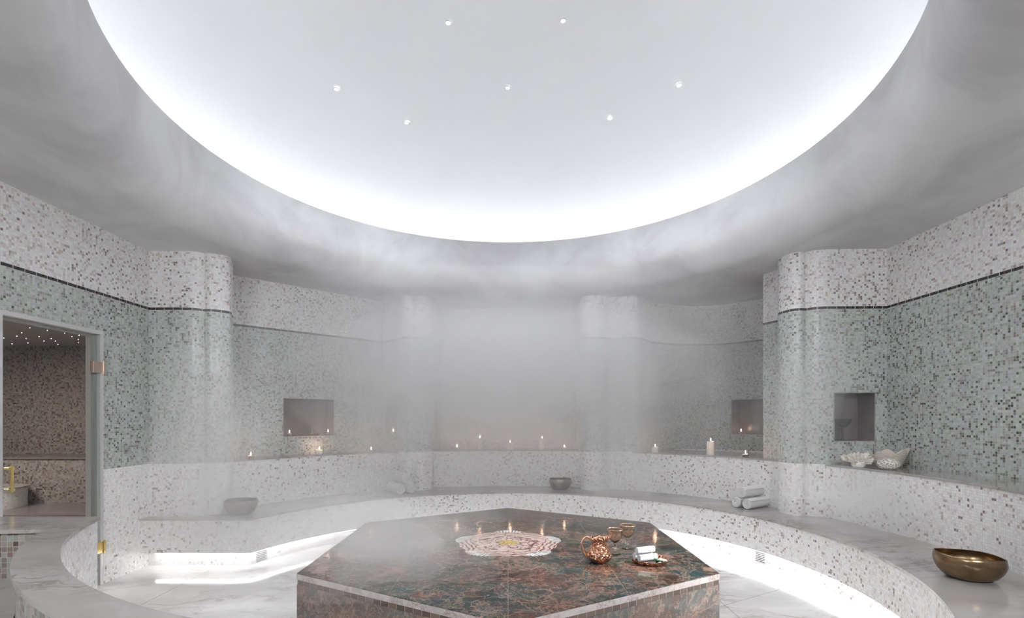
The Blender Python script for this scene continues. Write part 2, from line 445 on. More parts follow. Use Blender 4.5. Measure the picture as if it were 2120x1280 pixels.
# left wall with the doorway
wl, at = strip('wall_left', [(LX, YF), (LX, 5.22)], 0, CEIL, M['wall'], holes=[(DY0 - YF, DY1 - YF, 0, DZ)])
tag(wl, kind='structure')
lp = [(LX, 5.22), (-3.45, 5.215)] + catmull([(-3.45, 5.215), (-3.31, 5.235), (-3.235, 5.295)], 5)[1:] + \
     catmull([(-3.235, 5.295), (-3.17, 5.29), (-3.09, 5.335), (-3.035, 5.40), (-3.04, 5.47)], 5)[1:] + [(-3.10, 5.50), (-3.112, 5.63), (-3.5, 5.97)]
o, at = strip('wall_corner_left', lp, 0, CEIL, M['wall']); tag(o, kind='structure')
al = [(-3.5, 5.97), (-1.894, 7.48)]
Ld = math.dist(*al)
def u_for_x(px, a, b):
    k = (px - 1052) / 1030.0
    t = (k * a[1] - a[0]) / ((b[0] - a[0]) - k * (b[1] - a[1])); return t * math.dist(a, b)
ua, ub = u_for_x(587, *al), u_for_x(691, *al)
wa, at_al = strip('wall_alcove_left', al, 0, CEIL, M['wall'], holes=[(ua, ub, NZ0, NZ1)]); tag(wa, kind='structure')
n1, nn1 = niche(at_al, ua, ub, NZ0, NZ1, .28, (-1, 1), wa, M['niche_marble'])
bl = [(-1.894, 7.48), (-1.60, 7.26)]
b0, b1 = u_for_x(800, *bl), u_for_x(820, *bl)
w2, at2 = strip('wall_back_left', bl, 0, CEIL, M['wall'], holes=[(b0, b1, NZ0, NZ1)]); tag(w2, kind='structure')
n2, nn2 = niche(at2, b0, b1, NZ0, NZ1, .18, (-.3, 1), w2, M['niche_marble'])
pl = catmull([(-1.60, 7.26), (-1.545, 7.15), (-1.46, 7.10), (-1.375, 7.135), (-1.29, 7.10), (-1.20, 7.13), (-1.112, 7.25)], 5)
o, _ = strip('pillar_back_left', pl, 0, CEIL, M['wall']); tag(o, kind='structure')
cl = [(-1.112, 7.25), (-1.09, 7.96)]
w3, at3 = strip('wall_back_side', cl, 0, CEIL, M['wall'], holes=[(.20, .52, NZ0, NZ1)]); tag(w3, kind='structure')
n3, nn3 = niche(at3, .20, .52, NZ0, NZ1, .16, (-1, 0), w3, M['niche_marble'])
w4, _ = strip('wall_back', [(-1.09, 7.96), (1.08, 7.96)], 0, CEIL, M['wall']); tag(w4, kind='structure')
cr = [(1.08, 7.96), (1.062, 7.25)]
w5, at5 = strip('wall_back_side', cr, 0, CEIL, M['wall'], holes=[(.19, .51, NZ0, NZ1)]); tag(w5, kind='structure')
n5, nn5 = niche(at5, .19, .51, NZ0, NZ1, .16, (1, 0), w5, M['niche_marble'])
pr = catmull([(1.062, 7.25), (1.12, 7.13), (1.233, 7.09), (1.36, 7.12), (1.47, 7.20), (1.56, 7.19), (1.67, 7.13), (1.80, 7.10), (1.888, 7.14), (1.97, 7.26)], 5)
o, _ = strip('pillar_back_right', pr, 0, CEIL, M['wall']); tag(o, kind='structure')
ar = [(1.97, 7.26)] + catmull([(2.217, 7.54), (2.61, 7.73), (3.0, 7.77), (3.34, 7.69)], 6) + [(4.15, 6.86), (4.12, 6.35), (3.6, 6.2), (3.2, 6.2)]
aru = [0]
for p, q in zip(ar, ar[1:]): aru.append(aru[-1] + math.dist(p, q))
k = ar.index((3.34, 7.69))
h0 = aru[k] + u_for_x(1515, ar[k], ar[k + 1]); h1 = aru[k] + u_for_x(1630, ar[k], ar[k + 1])
w6, at6 = strip('wall_alcove_right', ar, 0, CEIL, M['wall'], holes=[(h0, h1, NZ0, NZ1 + .02)]); tag(w6, kind='structure')
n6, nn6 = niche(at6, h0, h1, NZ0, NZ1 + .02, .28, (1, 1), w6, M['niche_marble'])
rp = [(3.2, 6.2), (3.11, 6.07), (3.186, 5.87), (3.19, 5.68)] + catmull([(3.05, 5.61), (2.984, 5.50), (2.982, 5.386), (3.02, 5.28), (3.09, 5.245), (3.145, 5.262)], 5) + \
     catmull([(3.145, 5.262), (3.20, 5.20), (3.29, 5.17), (3.36, 5.165)], 5)[1:]
o, _ = strip('pillar_front_right', rp, 0, CEIL, M['wall']); tag(o, kind='structure')
fl = [(3.36, 5.165), (RX, 5.15)]
w7, at7 = strip('wall_corner_right', fl, 0, CEIL, M['wall'], holes=[(.025, .435, NZ0, 1.80)]); tag(w7, kind='structure')
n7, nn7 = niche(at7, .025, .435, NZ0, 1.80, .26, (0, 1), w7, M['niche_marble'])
o, _ = strip('wall_right', [(RX, 5.15), (RX, YF)], 0, CEIL, M['wall']); tag(o, kind='structure')
o, _ = strip('wall_front', [(RX, YF), (LX, YF)], 0, CEIL, M['wall']); tag(o, kind='structure')

# floor
fb = B(); fb.add([(-8.6, YF - .2, 0), (4.4, YF - .2, 0), (4.4, 8.3, 0), (-8.6, 8.3, 0)], [(0, 1, 2, 3)])
tag(fb.build('floor', M['floor_marble']), kind='structure')
# ceiling: flat field, rolled edge, upright collar
b = B(); n = 144; vs = []; fs = []
def sq(a):
    dx, dy = cos(a), sin(a); k = 1e9
    if dx > 1e-6: k = min(k, (4.4 - CX) / dx)
    if dx < -1e-6: k = min(k, (LX - .12 - CX) / dx)
    if dy > 1e-6: k = min(k, (8.4 - CY) / dy)
    if dy < -1e-6: k = min(k, (YF - .1 - CY) / dy)
    return (CX + dx * k, CY + dy * k, CEIL)
prof = [(RR + .33, CEIL)] + [(RR + .33 - .33 * sin(t), CEIL + .33 * (1 - cos(t))) for t in [pi / 2 * j / 10 for j in range(1, 11)]] + [(RR, RINGZ - .012), (RR + .006, RINGZ), (RR + .05, RINGZ), (RR + .055, RINGZ - .02), (RR + .06, 3.86), (RR + .75, 3.84)]
m = len(prof) + 1
for i in range(n):
    a = 2 * pi * (i + .5) / n; vs.append(sq(a))
    for r, z in prof: vs.append((CX + r * cos(a), CY + r * sin(a), z))
for i in range(n):
    j = (i + 1) % n
    for k in range(m - 1): fs.append((i * m + k, j * m + k, j * m + k + 1, i * m + k + 1))
b.add(vs, fs); cei = tag(b.build('ceiling', M['plaster'], smooth=40), kind='structure')
RD = RR + .75; DRISE = 1.35
def dome_z(r): return 3.84 + DRISE * (1 - (r / RD) ** 2.0) ** .62
b = B(); pr_ = [(RD * sin(pi / 2 * (1 - j / 26)), dome_z(RD * sin(pi / 2 * (1 - j / 26)))) for j in range(26)] + [(.0005, dome_z(0))]
b.lathe(pr_, 144, (CX, CY, 0)); dome = tag(b.build('ceiling_dome', M['dome'], smooth=60), kind='structure')
b = B(); b.lathe([(RR + .60, 3.842), (RR + .66, 3.842), (RR + .66, 3.905), (RR + .645, 3.905), (RR + .60, 3.860), (RR + .60, 3.842)], 96, (CX, CY, 0))
b.build('strip_holder', M['frame'], dome)
b = B(); b.lathe([(RR + .640, 3.902), (RR + .603, 3.865)], 96, (CX, CY, 0))
o = b.build('light_strip', M['led'], dome)
# ------------------------------------------------------------------ built-in bench, shelf, parapet
bench = tag(empty('curved_bench', (CX, CY, 0)), 'long curved white mosaic bench with grey marble seat, lit from beneath', 'bench')
def rel(o): o.location = (-CX, -CY, 0); return o
A0, A1 = radians(-62), radians(160.0)
af = arc(RB, A0, A1, 150)                       # front edge, right end to left
jl = af[-1]
face = [(LX, jl[1])]
front = af + [(LX, jl[1])]
o, _ = strip('front_panel', front, .155, SEAT - .018, M['white_mosaic'], bench); rel(o)
# seat marble with a slim nosing; outer side runs under the walls
outer = arc(3.58, A0, radians(150), 150)
inn = arc(RB - .012, A0, A1, 150)
o = ringface('seat', inn, arc(RS + .02, A0, A1, 150), SEAT, M['marble'], bench, .018); rel(o)
wl2 = [(jl[0] + .02, jl[1] - .012), (LX, jl[1] - .012)]
o = ringface('seat', wl2, [(jl[0] - .45, 5.24), (LX, 5.24)], SEAT - .0015, M['marble'], bench, .018); rel(o)
# lower edge of the overhang and the set-back plinth
pin = arc(RB + .105, A0, A1 - .03, 150)
pl0 = pin + [(pin[-1][0], jl[1] + .11), (LX, jl[1] + .11)]
o, _ = strip('plinth', pl0, 0, .16, M['white_mosaic'], bench); rel(o)
o = ringface('soffit', arc(RB, A0, A1, 150), arc(RB + .12, A0, A1, 150), .157, M['white_mosaic'], bench); rel(o)
o = ringface('soffit', [jl, (LX, jl[1])], [(jl[0], jl[1] + .12), (LX, jl[1] + .12)], .157, M['white_mosaic'], bench); rel(o)
def band(name, pts, w, z0, z1, mat, parent):
    b = B(); n = len(pts); V = [Vector(p) for p in pts]; off = []
    for i in range(n):
        d = (V[min(i + 1, n - 1)] - V[max(i - 1, 0)]).normalized(); off.append(V[i] + Vector((d.y, -d.x)) * w)
    vs = [(p.x, p.y, z) for z in (z0, z1) for L_ in (V, off) for p in L_]
    fs = []
    for i in range(n - 1):
        fs += [(i, i + 1, n + i + 1, n + i), (2 * n + i, 3 * n + i, 3 * n + i + 1, 2 * n + i + 1), (i, 2 * n + i, 2 * n + i + 1, i + 1), (n + i, n + i + 1, 3 * n + i + 1, 3 * n + i)]
    b.add(vs, fs); return b.build(name, mat, parent)
rel(band('light_strip', arc(RB + .055, A0, A1 - .012, 120), -.012, .140, .150, M['led_seat'], bench))
rel(band('light_strip', [(jl[0] - .02, jl[1] + .055), (LX + .12, jl[1] + .055)], -.012, .140, .150, M['led_seat'], bench))
def grille(px, par):
    # louvred drain grille set in the plinth
    k = (px - 1052) / 1030.0; R = RB + .100
    best = min(range(2000), key=lambda i: abs((CX + R * cos(pi * i / 2000)) - k * (CY + R * sin(pi * i / 2000))) )
    a = pi * best / 2000
    g = B(); mt = Matrix.Translation((CX + R * cos(a), CY + R * sin(a), .072)) @ Matrix.Rotation(a + pi / 2, 4, 'Z')
    g.box(-.065, .065, -.004, .004, -.062, -.055, mt); g.box(-.065, .065, -.004, .004, .055, .062, mt)
    g.box(-.065, -.058, -.004, .004, -.055, .055, mt); g.box(.058, .065, -.004, .004, -.055, .055, mt)
    for i in range(6): g.box(-.058, .058, -.003, .003, -.047 + i * .018, -.038 + i * .018, mt)
    f = g.build('drain_grille', M['frame'], par); rel(f)
    h = B(); h.box(-.06, .06, -.0028, -.0020, -.056, .056, mt); h.build('opening', M['dark_metal'], f)
grille(542, bench); grille(1574, bench)

sh = tag(empty('curved_shelf', (CX, CY, 0)), 'high curved mosaic backrest ledge with grey stone top, behind the bench', 'shelf')
S0, S1 = radians(-55), radians(157.5)
o, _ = strip('back_panel', arc(RS, S0, S1, 160), SEAT, SHELF - .016, M['white_mosaic'], sh); rel(o)
sin_ = arc(RS - .010, S0, S1, 160); sout = []
def ray_out(a, R=5.2):
    # outer side of the shelf follows behind the walls
    return (CX + cos(a) * R, CY + sin(a) * R)
for i in range(161):
    a = S0 + (S1 - S0) * i / 160; x, y = cos(a), sin(a); k = 4.35
    if x > 0: k = min(k, (RX + (.0 if CY + y * k < 5.16 else .4)) / max(x, 1e-6) if CY + y * (RX / max(x, 1e-6)) < 5.16 else k)
    k = max(min(k, 4.35), RS)
    sout.append((CX + x * k, CY + y * k))
o = ringface('stone_top', sin_, sout, SHELF, M['marble'], sh, .016); rel(o)

# curved parapet at the entrance, in front of the camera
par = tag(empty('curved_parapet', (CX, CY, 0)), 'low curved mosaic screen wall with rounded grey marble cap beside the glass door', 'low wall')
PZ = .91; P0, P1 = radians(180 + 20.7), radians(180 + 20.7 + 85)
ri, ro = arc(2.785, P0, P1, 90), arc(2.915, P0, P1, 90)
o, _ = strip('inner_face', ri, 0, PZ - .02, M['white_mosaic'], par); rel(o)
o, _ = strip('outer_face', ro, 0, PZ - .02, M['big_mosaic'], par); rel(o)
o, _ = strip('end_face', [ro[-1], ri[-1]], 0, PZ - .02, M['big_mosaic'], par); rel(o)
o = ringface('cap', arc(2.77, P0, P1, 90), arc(2.93, P0, P1, 90), PZ, M['cap_marble'], par, .022); rel(o)
e0 = ri[0]
b = B(); b.add([(e0[0] - .002, e0[1] + .014, PZ - .0012), (LX + .002, e0[1] + .014, PZ - .0012), (LX + .002, 2.70, PZ - .0012), (-2.61, 2.80, PZ - .0012),
                (e0[0] - .002, e0[1] + .014, PZ - .022), (LX + .002, e0[1] + .014, PZ - .022), (LX + .002, 2.70, PZ - .022), (-2.61, 2.80, PZ - .022)],
               [(0, 1, 2, 3), (4, 7, 6, 5), (0, 4, 5, 1), (2, 6, 7, 3), (3, 7, 4, 0), (1, 5, 6, 2)])
rel(b.build('cap', M['cap_marble'], par))
o, _ = strip('return_face', [(e0[0], e0[1]), (LX + .002, e0[1])], 0, PZ - .02, M['white_mosaic'], par); rel(o)
o, _ = strip('return_face', [(-2.63, 2.82), (LX + .002, 2.72)], 0, PZ - .02, M['big_mosaic'], par); rel(o)
# raised marble step outside the parapet
b = B(); oo = arc(2.93, P0 + .06, P1, 60)
vs = [(x, y, .63) for x, y in oo] + [(oo[-1][0], YF, .63), (LX, YF, .63), (LX, 2.71, .63)]
b.add(vs, [tuple(range(len(vs)))]); tag(b.build('floor_step', M['cap_marble']), kind='structure')

# ------------------------------------------------------------------ hexagonal stone
HS = 1.617; HC = (0, 4.10)
def hexa(s): return [(s * cos(radians(90 + 60 * i)), s * sin(radians(90 + 60 * i))) for i in range(6)]
stone = tag(empty('hexagonal_stone_table', (HC[0], HC[1], 0)), 'large six-sided table block of veined brown, teal and pink marble in the room centre', 'stone table')
def hprism(name, s, z0, z1, mat, bev=0.0, uvs=True):
    H = hexa(s); b = B()
    for i in range(6):
        p, q = H[i], H[(i + 1) % 6]
        b.add([(p[0], p[1], z0), (q[0], q[1], z0), (q[0], q[1], z1), (p[0], p[1], z1)], [(0, 1, 2, 3)], [(i * s, z0), ((i + 1) * s, z0), ((i + 1) * s, z1), (i * s, z1)])
    if bev:
        h2 = hexa(s - bev)
        for i in range(6):
            p, q, r, t = H[i], H[(i + 1) % 6], h2[(i + 1) % 6], h2[i]
            b.add([(p[0], p[1], z1), (q[0], q[1], z1), (r[0], r[1], z1 + bev), (t[0], t[1], z1 + bev)], [(0, 1, 2, 3)])
        b.add([(x, y, z1 + bev) for x, y in h2], [(0, 1, 2, 3, 4, 5)])
    else: b.add([(x, y, z1) for x, y in H], [(0, 1, 2, 3, 4, 5)])
    b.add([(x, y, z0) for x, y in H], [(5, 4, 3, 2, 1, 0)])
    return b.build(name, mat, stone, uv=True)
top = hprism('top_slab', HS - .002, SEAT - .005, SEAT - .003, M['slab'], .003)
hprism('slab_edge', HS, SEAT - .042, SEAT - .005, M['slab_edge'])
def band_mat():
    t = NT('edge_band'); uv = t.uv(); x, y, z = t.sep(uv)
    f = t.math('FRACT', t.math('DIVIDE', x, .062)); j = t.math('GREATER_THAN', t.math('ABSOLUTE', t.math('SUBTRACT', f, .5)), .475)
    wn = t.n('ShaderNodeTexWhiteNoise', noise_dimensions='1D'); t.link(t.math('FLOOR', t.math('DIVIDE', x, .062)), wn.inputs['W'])
    c = t.mix(wn.outputs[0], (.085, .062, .05), (.17, .125, .10)); c = t.mix(j, c, (.33, .29, .27)); t.bsdf(c, .25); return t.m
hprism('tile_band', HS - .006, SEAT - .074, SEAT - .042, band_mat())
hprism('base', HS - .002, 0, SEAT - .074, M['slab_side'])
b = B(); N = 180; R0 = lambda a: .395 + .062 * max(0, cos(5 * (a - pi / 2)) * .9 + .1) ** .55 + .010 * max(0, -cos(5 * (a - pi / 2)))
vs = [(R0(2 * pi * i / N) * cos(2 * pi * i / N), R0(2 * pi * i / N) * sin(2 * pi * i / N), 0) for i in range(N)] + [(0, 0, 0)]
vs2 = [(x, y, -.004) for x, y, z in vs[:-1]]
b.add(vs + vs2, [(i, (i + 1) % N, N) for i in range(N)] + [(i, N + 1 + i, N + 1 + (i + 1) % N, (i + 1) % N) for i in range(N)])
o = b.build('medallion_inlay', M['inlay'], stone); o.location = (0, 0, SEAT + .0012); o['label'] = 'cream and rust five-lobed patterned inlay'

# ------------------------------------------------------------------ glass door in the left wall
door = tag(empty('door_1', (LX, DY0, 0)), kind='structure')
def drel(o): o.location = (-LX, -DY0, 0); return o
b = B(); w = .035
b.box(LX - .10, LX + .012, DY0 - .001, DY0 + w, 0, DZ); b.box(LX - .10, LX + .012, DY1 - w, DY1 + .001, 0, DZ); b.box(LX - .10, LX + .012, DY0 + w, DY1 - w, DZ - w, DZ)
b.box(LX - .10, LX - .05, DY1 - w - .03, DY1 - w, 0, DZ - w); b.box(LX - .10, LX - .05, DY0 + w, DY1 - w - .03, DZ - w - .02, DZ - w)
drel(b.build('frame', M['frame'], door))
b = B(); b.box(LX - .012, LX - .002, DY0 + .04, DY1 - .045, .02, DZ - .045); drel(b.build('glass_panel', M['pane'], door))
b = B(); b.box(LX - .0125, LX - .0015, DY1 - .050, DY1 - .0445, .02, DZ - .045); drel(b.build('glass_edge', M['glass_edge'], door))
for hz, hm in ((2.005, M['pale_brass']), (.345, M['brass'])):
    b = B(); b.box(LX - .022, LX + .014, DY1 - .115, DY1 + .012, hz - .052, hz + .052); b.box(LX + .002, LX + .022, DY1 - .006, DY1 + .018, hz - .062, hz + .062)
    o = drel(b.build('hinge', hm, door)); md = o.modifiers.new('b', 'BEVEL'); md.width = .003; md.segments = 2
b = B(); hy = DY0 + .065
b.tube([(LX + .05, hy, .98), (LX + .05, hy, 1.18)], .011, 12)
for z in (1.0, 1.16): b.tube([(LX - .004, hy, z), (LX + .052, hy, z)], .008, 10); b.lathe([(0.0005, -.012), (.018, -.012), (.018, .012), (.0005, .012)], 14, (LX + .05, hy, z))
drel(b.build('handle', M['brass'], door, 40))

# the small steam room behind the glass
o, _ = strip('wall_side_room', [(LX - .1, DY1 + .02), (LX - .1, 6.62), (-8.3, 6.62), (-8.3, 2.2), (LX - .1, 2.2), (LX - .1, DY0 - .02)], 0, 2.52, M['brown_mosaic']); tag(o, kind='structure')
b = B(); b.add([(LX, 2.1, 2.50), (-8.4, 2.1, 2.50), (-8.4, 6.7, 2.50), (LX, 6.7, 2.50)], [(0, 1, 2, 3)]); tag(b.build('ceiling_side_room', M['dark_ceiling']), kind='structure')
sb = tag(empty('side_room_bench', (-6, 6.2, 0)), 'stepped mosaic bench with stone ledges in the small steam room behind the glass door', 'bench')
def srel(o): o.location = (6, -6.2, 0); return o
o, _ = strip('back_panel', [(LX - .11, 6.05), (-8.29, 6.05)], .50, 1.045, M['brown_mosaic'], sb); srel(o)
b = B(); b.box(-8.29, LX - .11, 6.03, 6.61, 1.045, 1.065); srel(b.build('stone_ledge', M['niche_marble'], sb))
b = B(); b.box(-8.29, LX - .11, 5.30, 6.05, .49, .51); srel(b.build('seat', M['niche_marble'], sb))
o, _ = strip('front_panel', [(LX - .11, 5.32), (-8.29, 5.32)], 0, .49, M['brown_mosaic'], sb); srel(o)
rp_ = tag(empty('reflection_stand_in', (-5.92, 5.70, .511)), 'pale rounded mosaic form standing in for the bench reflected in the door glass', 'plinth')  # solid form added in place of the bench's reflection in the glass
o, _ = strip('side_face', arc(.30, 0, 2 * pi, 40, (0, 0)), 0, .22, M['white_mosaic'], rp_)
b = B(); b.lathe([(.0005, .24), (.315, .24), (.315, .22), (.29, .22)], 40); b.build('top', M['cap_marble'], rp_, 40)
stars = [(44, 664), (66, 671), (62, 679), (45, 689), (35, 696), (8, 700), (54, 701), (81, 697), (106, 701), (91, 706), (115, 706), (120, 713), (149, 697), (164, 694), (162, 703), (162, 709), (58, 710), (25, 712), (134, 690), (98, 684)]
s0 = None
for (px, py) in stars:
    Z = (2.50 - EYE) * 1030 / (868 - py)
    if s0 is None:
        b = B(); b.lathe([(.0005, -.003), (.003, -.003), (.0035, 0), (.0005, 0)], 10); s0 = b.build('star_light', M['star'])
        s = s0
    else: s = s0.copy(); COL.objects.link(s)
    s.location = (((px - 1052) / 1030.0) * Z, Z, 2.499)
    tag(s, 'tiny white star point in the dark ceiling behind the glass door', 'ceiling light', 'star lights behind the glass door')

# ------------------------------------------------------------------ downlights in the dome
DL = [(928, 46, 'left one of the two highest tiny spotlights in the white dome'), (1166, 42, 'right one of the two highest tiny spotlights in the white dome'),
      (696, 184, 'tiny dome spotlight farthest to the left'), (1051, 181, 'tiny spotlight at the middle of the white dome'),
      (1406, 175, 'tiny dome spotlight farthest to the right'), (842, 254, 'left one of the two lowest tiny dome spotlights'), (1263, 245, 'right one of the two lowest tiny dome spotlights')]
d0 = None
for px, py, lab in DL:
    dx, dz = (px - 1052) / 1030.0, (868 - py) / 1030.0
    y = 2.0
    while EYE + dz * y < dome_z(min(RD, math.hypot(dx * y - CX, y - CY))) and y < 8: y += .001
    P = (dx * y, y, EYE + dz * y - .004)
    root = empty('downlight', P); tag(root, lab, 'downlight', 'recessed spotlights in the dome')
    if d0 is None:
        b = B(); b.lathe([(.016, .0), (.024, -.006), (.028, -.004), (.029, .004)], 24); tr = b.build('trim_ring', M['frame'], root, 40)
        b = B(); b.lathe([(.0005, -.002), (.016, -.002), (.016, .004)], 20); le = b.build('lens', M['lens'], root)
        L = bpy.data.lights.new('spot', 'SPOT'); L.energy = 45; L.spot_size = radians(104); L.spot_blend = .9; L.shadow_soft_size = .10; L.color = (.93, .95, 1)
        lo = bpy.data.objects.new('spot', L); COL.objects.link(lo); lo.parent = root; lo.location = (0, 0, -.03)
        d0 = (tr, le, lo)
    else:
        for q in d0: c = q.copy(); COL.objects.link(c); c.parent = root

# ------------------------------------------------------------------ candles
def on_ring(px, R):
    k = (px - 1052) / 1030.0; y = 8.0
    while math.hypot(k * y - CX, y - CY) > R: y -= .002
    return (k * y, y)
def candle(loc, r, h, label, group, light=1.0, cup=False):
    t = empty('tea_light' if cup else 'pillar_candle', loc); tag(t, label, 'candle', group)
    b = B(); b.lathe([(.0005, 0), (r * .97, 0), (r, r * .05), (r * .995, h - r * .12), (r * .93, h), (r * .75, h - .002), (r * .45, h - r * .25), (.0005, h - r * .3)], 28,
                     fn=lambda R, z, a: (R * (1 + .015 * sin(3 * a + z * 30)), z + (.0025 * sin(2 * a + 1) if z > h * .9 else 0)))
    b.build('wax', M['wax'], t, 40)
    if cup:
        c = B(); c.lathe([(r * 1.04, 0), (r * 1.08, h * .72), (r * 1.03, h * .72)], 24); c.build('cup', M['crystal'], t, 40)
    w = B(); w.tube([(0, 0, h - r * .3), (.001, 0, h + .004), (.002, 0, h + .010)], .0012, 6); w.build('wick', M['dark_metal'], t)
    f = B(); f.lathe([(.0004, 0), (.0045, .004), (.0062, .011), (.0045, .021), (.0018, .030), (.0003, .036)], 12, (.002, 0, h + .007)); f.build('flame', M['flame'], t, 60)
    L = bpy.data.lights.new('candle_glow', 'POINT'); L.energy = .38 * light; L.color = (1, .60, .42); L.shadow_soft_size = .012
    lo = bpy.data.objects.new('candle_glow', L); COL.objects.link(lo); lo.parent = t; lo.location = (.002, 0, h + .05)
    return t
zS = SHELF
G1 = 'candles on the curved ledge'
def back(px, Z=7.74): return ((px - 1052) / 1030 * Z, Z, zS)
candle(back(946), .024, .032, 'small lit tea light left of the pillar candles in the central alcove', G1, .7, True)
candle(back(993), .042, .172, 'tall lit pillar candle left of the short one in the central alcove', G1)
candle(back(1056), .042, .098, 'short lit pillar candle between two tall ones in the central alcove', G1)
candle(back(1122), .043, .166, 'tall lit pillar candle right of the short one in the central alcove', G1)
candle(back(1168), .024, .032, 'small lit tea light right of the pillar candles in the central alcove', G1, .7, True)
x, y = on_ring(519, RS + .10); candle((x, y, zS), .028, .036, 'small lit tea light on the ledge by the left front column', G1, 1, True)
x, y = on_ring(661, RS + .12); candle((x, y, zS), .050, .060, 'short lit candle on the ledge below the left wall niche', G1, 1.2)
x, y = on_ring(768, RS + .12); candle((x, y, zS), .022, .028, 'faint tea light on the ledge left of the back left column', G1, .7, True)
x, y = on_ring(1356, RS + .16); candle((x, y, zS), .045, .075, 'short lit candle on the ledge right of the back right column', G1, .9)
x, y = on_ring(1471, RS + .16); candle((x, y, zS), .048, .175, 'tall lit pillar candle alone on the ledge in the right alcove', G1, 1)
x, y = on_ring(1543, RS + .10); candle((x, y, zS), .032, .040, 'small lit candle on the ledge under the right alcove niche', G1, .9, True)
def seg_at(at, px, us, depth, nrm):
    a, b_ = Vector(at(us[0])), Vector(at(us[1])); a = a + nrm * depth; b_ = b_ + nrm * depth
    u = u_for_x(px, tuple(a), tuple(b_)) / (b_ - a).length; return a + (b_ - a) * u
G2 = 'candles in the wall niches'
p = seg_at(at_al, 599, (ua, ub), .06, nn1); candle((p.x, p.y, NZ0), .026, .036, 'small lit candle at the left end of the left wall niche', G2, .5, True)
p = seg_at(at_al, 679, (ua, ub), .06, nn1); candle((p.x, p.y, NZ0), .026, .036, 'small lit candle at the right end of the left wall niche', G2, .5, True)
p = seg_at(at2, 814, (b0, b1), .05, nn2); candle((p.x, p.y, NZ0), .024, .034, 'small lit candle in the slim niche left of the back left column', G2, .6, True)
p = Vector(at3(.33)) + nn3 * .05; candle((p.x, p.y, NZ0), .036, .13, 'lit pillar candle in the slim niche at the left side of the central alcove', G2, .8)
p = Vector(at5(.38)) + nn5 * .05; candle((p.x, p.y, NZ0), .036, .13, 'lit pillar candle in the slim niche at the right side of the central alcove', G2, .8)
p = seg_at(at6, 1534, (h0, h1), .10, nn6); candle((p.x, p.y, NZ0), .026, .034, 'small lit candle in the niche of the right alcove', G2, .5, True)

# gilt tray with handles and its little bird-knobbed dish in the left niche
p = seg_at(at_al, 640, (ua, ub), .12, nn1)
ang = atan2(al[1][1] - al[0][1], al[1][0] - al[0][0])
t = tag(empty('serving_tray', (p.x, p.y, NZ0), ang), 'long gilt tray with end handles standing between the candles in the left niche', 'tray')
b = B()
def oval(r, z, a): return (r, z)
prof = [(.0005, .004), (.115, .004), (.135, .022), (.140, .024), (.137, .016), (.118, 0), (.0005, 0)]
b.lathe(prof, 48, mat=Matrix.Diagonal((1.0, .55, 1, 1))); b.build('dish', M['silver'], t, 40)
for s in (-1, 1):
    b = B(); b.tube([(s * .130, -.035, .020), (s * .158, -.03, .036), (s * .172, 0, .042), (s * .158, .03, .036), (s * .130, .035, .020)], .004, 8); b.build('handle', M['silver'], t, 60)
t = tag(empty('covered_pot', (p.x + cos(ang) * .035, p.y + sin(ang) * .035, NZ0 + .004), ang), 'small metal lidded pot on the gilt tray in the left niche', 'pot')
b = B(); b.lathe([(.0005, 0), (.026, 0), (.036, .016), (.034, .030), (.022, .038)], 24); b.build('pot_body', M['silver'], t, 40)
b = B(); b.lathe([(.024, .038), (.018, .046), (.006, .052), (.004, .066), (.009, .072), (.005, .082), (.0005, .084)], 20); b.build('lid', M['silver'], t, 40)
# dark goblet in the right corner niche
t = tag(empty('wide_chalice', (3.555, 5.29, NZ0)), 'dark wide metal goblet standing in the right corner wall niche', 'goblet')
b = B(); b.lathe([(.0005, .132), (.03, .135), (.062, .165), (.080, .205), (.086, .225), (.082, .225), (.074, .205), (.055, .170), (.0005, .15)], 36); b.build('bowl', M['dark_metal'], t, 40)
b = B(); b.lathe([(.009, .134), (.007, .10), (.014, .085), (.008, .07), (.010, .02), (.014, .012)], 20); b.build('stem', M['dark_metal'], t, 40)
b = B(); b.lathe([(.0005, 0), (.048, 0), (.046, .006), (.014, .014), (.0005, .016)], 30); b.build('foot', M['dark_metal'], t, 40)

# ------------------------------------------------------------------ metal bowls on the bench
def bowl(name, loc, R, H, mat, label, skew=0.0, tilt=(0, 0)):
    t = B(); o_ = []; i_ = []
    for k in range(17):
        q = k / 16.0; a = q * pi / 2
        r = R * (.40 + .60 * sin(a) ** .9) if k else R * .40
        z = H * (1 - cos(a) ** 1.0) if k else 0
        o_.append((r * (1 - .05 * max(0, q - .85) / .15), z))
    prof = [(.0005, .003), (R * .25, .001)] + o_
    th = R * .03
    prof += [(o_[-1][0] - th * .5, H + th * .3), (o_[-1][0] - th, H)] + [(max(r - th, .0005), z + th * (1 - q)) for q, (r, z) in reversed(list(zip([j / 16 for j in range(17)], o_)))][1:] + [(.0005, th * 1.2)]
    t.lathe(prof, 72, fn=lambda r, z, a: (r * (1 + .012 * sin(2 * a + 1) + .006 * sin(5 * a)), z + (z / H) * skew * R * cos(a - 3.4) + .004 * sin(3 * a) * z / H))
    ob = t.build(name, mat, None, 50, loc); return tag(ob, label, 'bowl', 'metal bowls on the seat')
bowl('metal_bowl', (2.955, 3.19, SEAT + .001), .185, .150, M['bronze'], 'large warm bronze bowl on the seat at the lower right', .05)
bowl('metal_bowl', ((1160 - 1052) / 1030 * 7.22, 7.22, SEAT + .001), .165, .155, M['pewter'], 'dull grey bronze bowl on the seat below the central alcove')
bowl('metal_bowl', ((499 - 1052) / 1030 * 5.33, 5.33, SEAT + .001), .165, .155, M['pewter'], 'bowl half lost in steam on the straight left end of the seat')

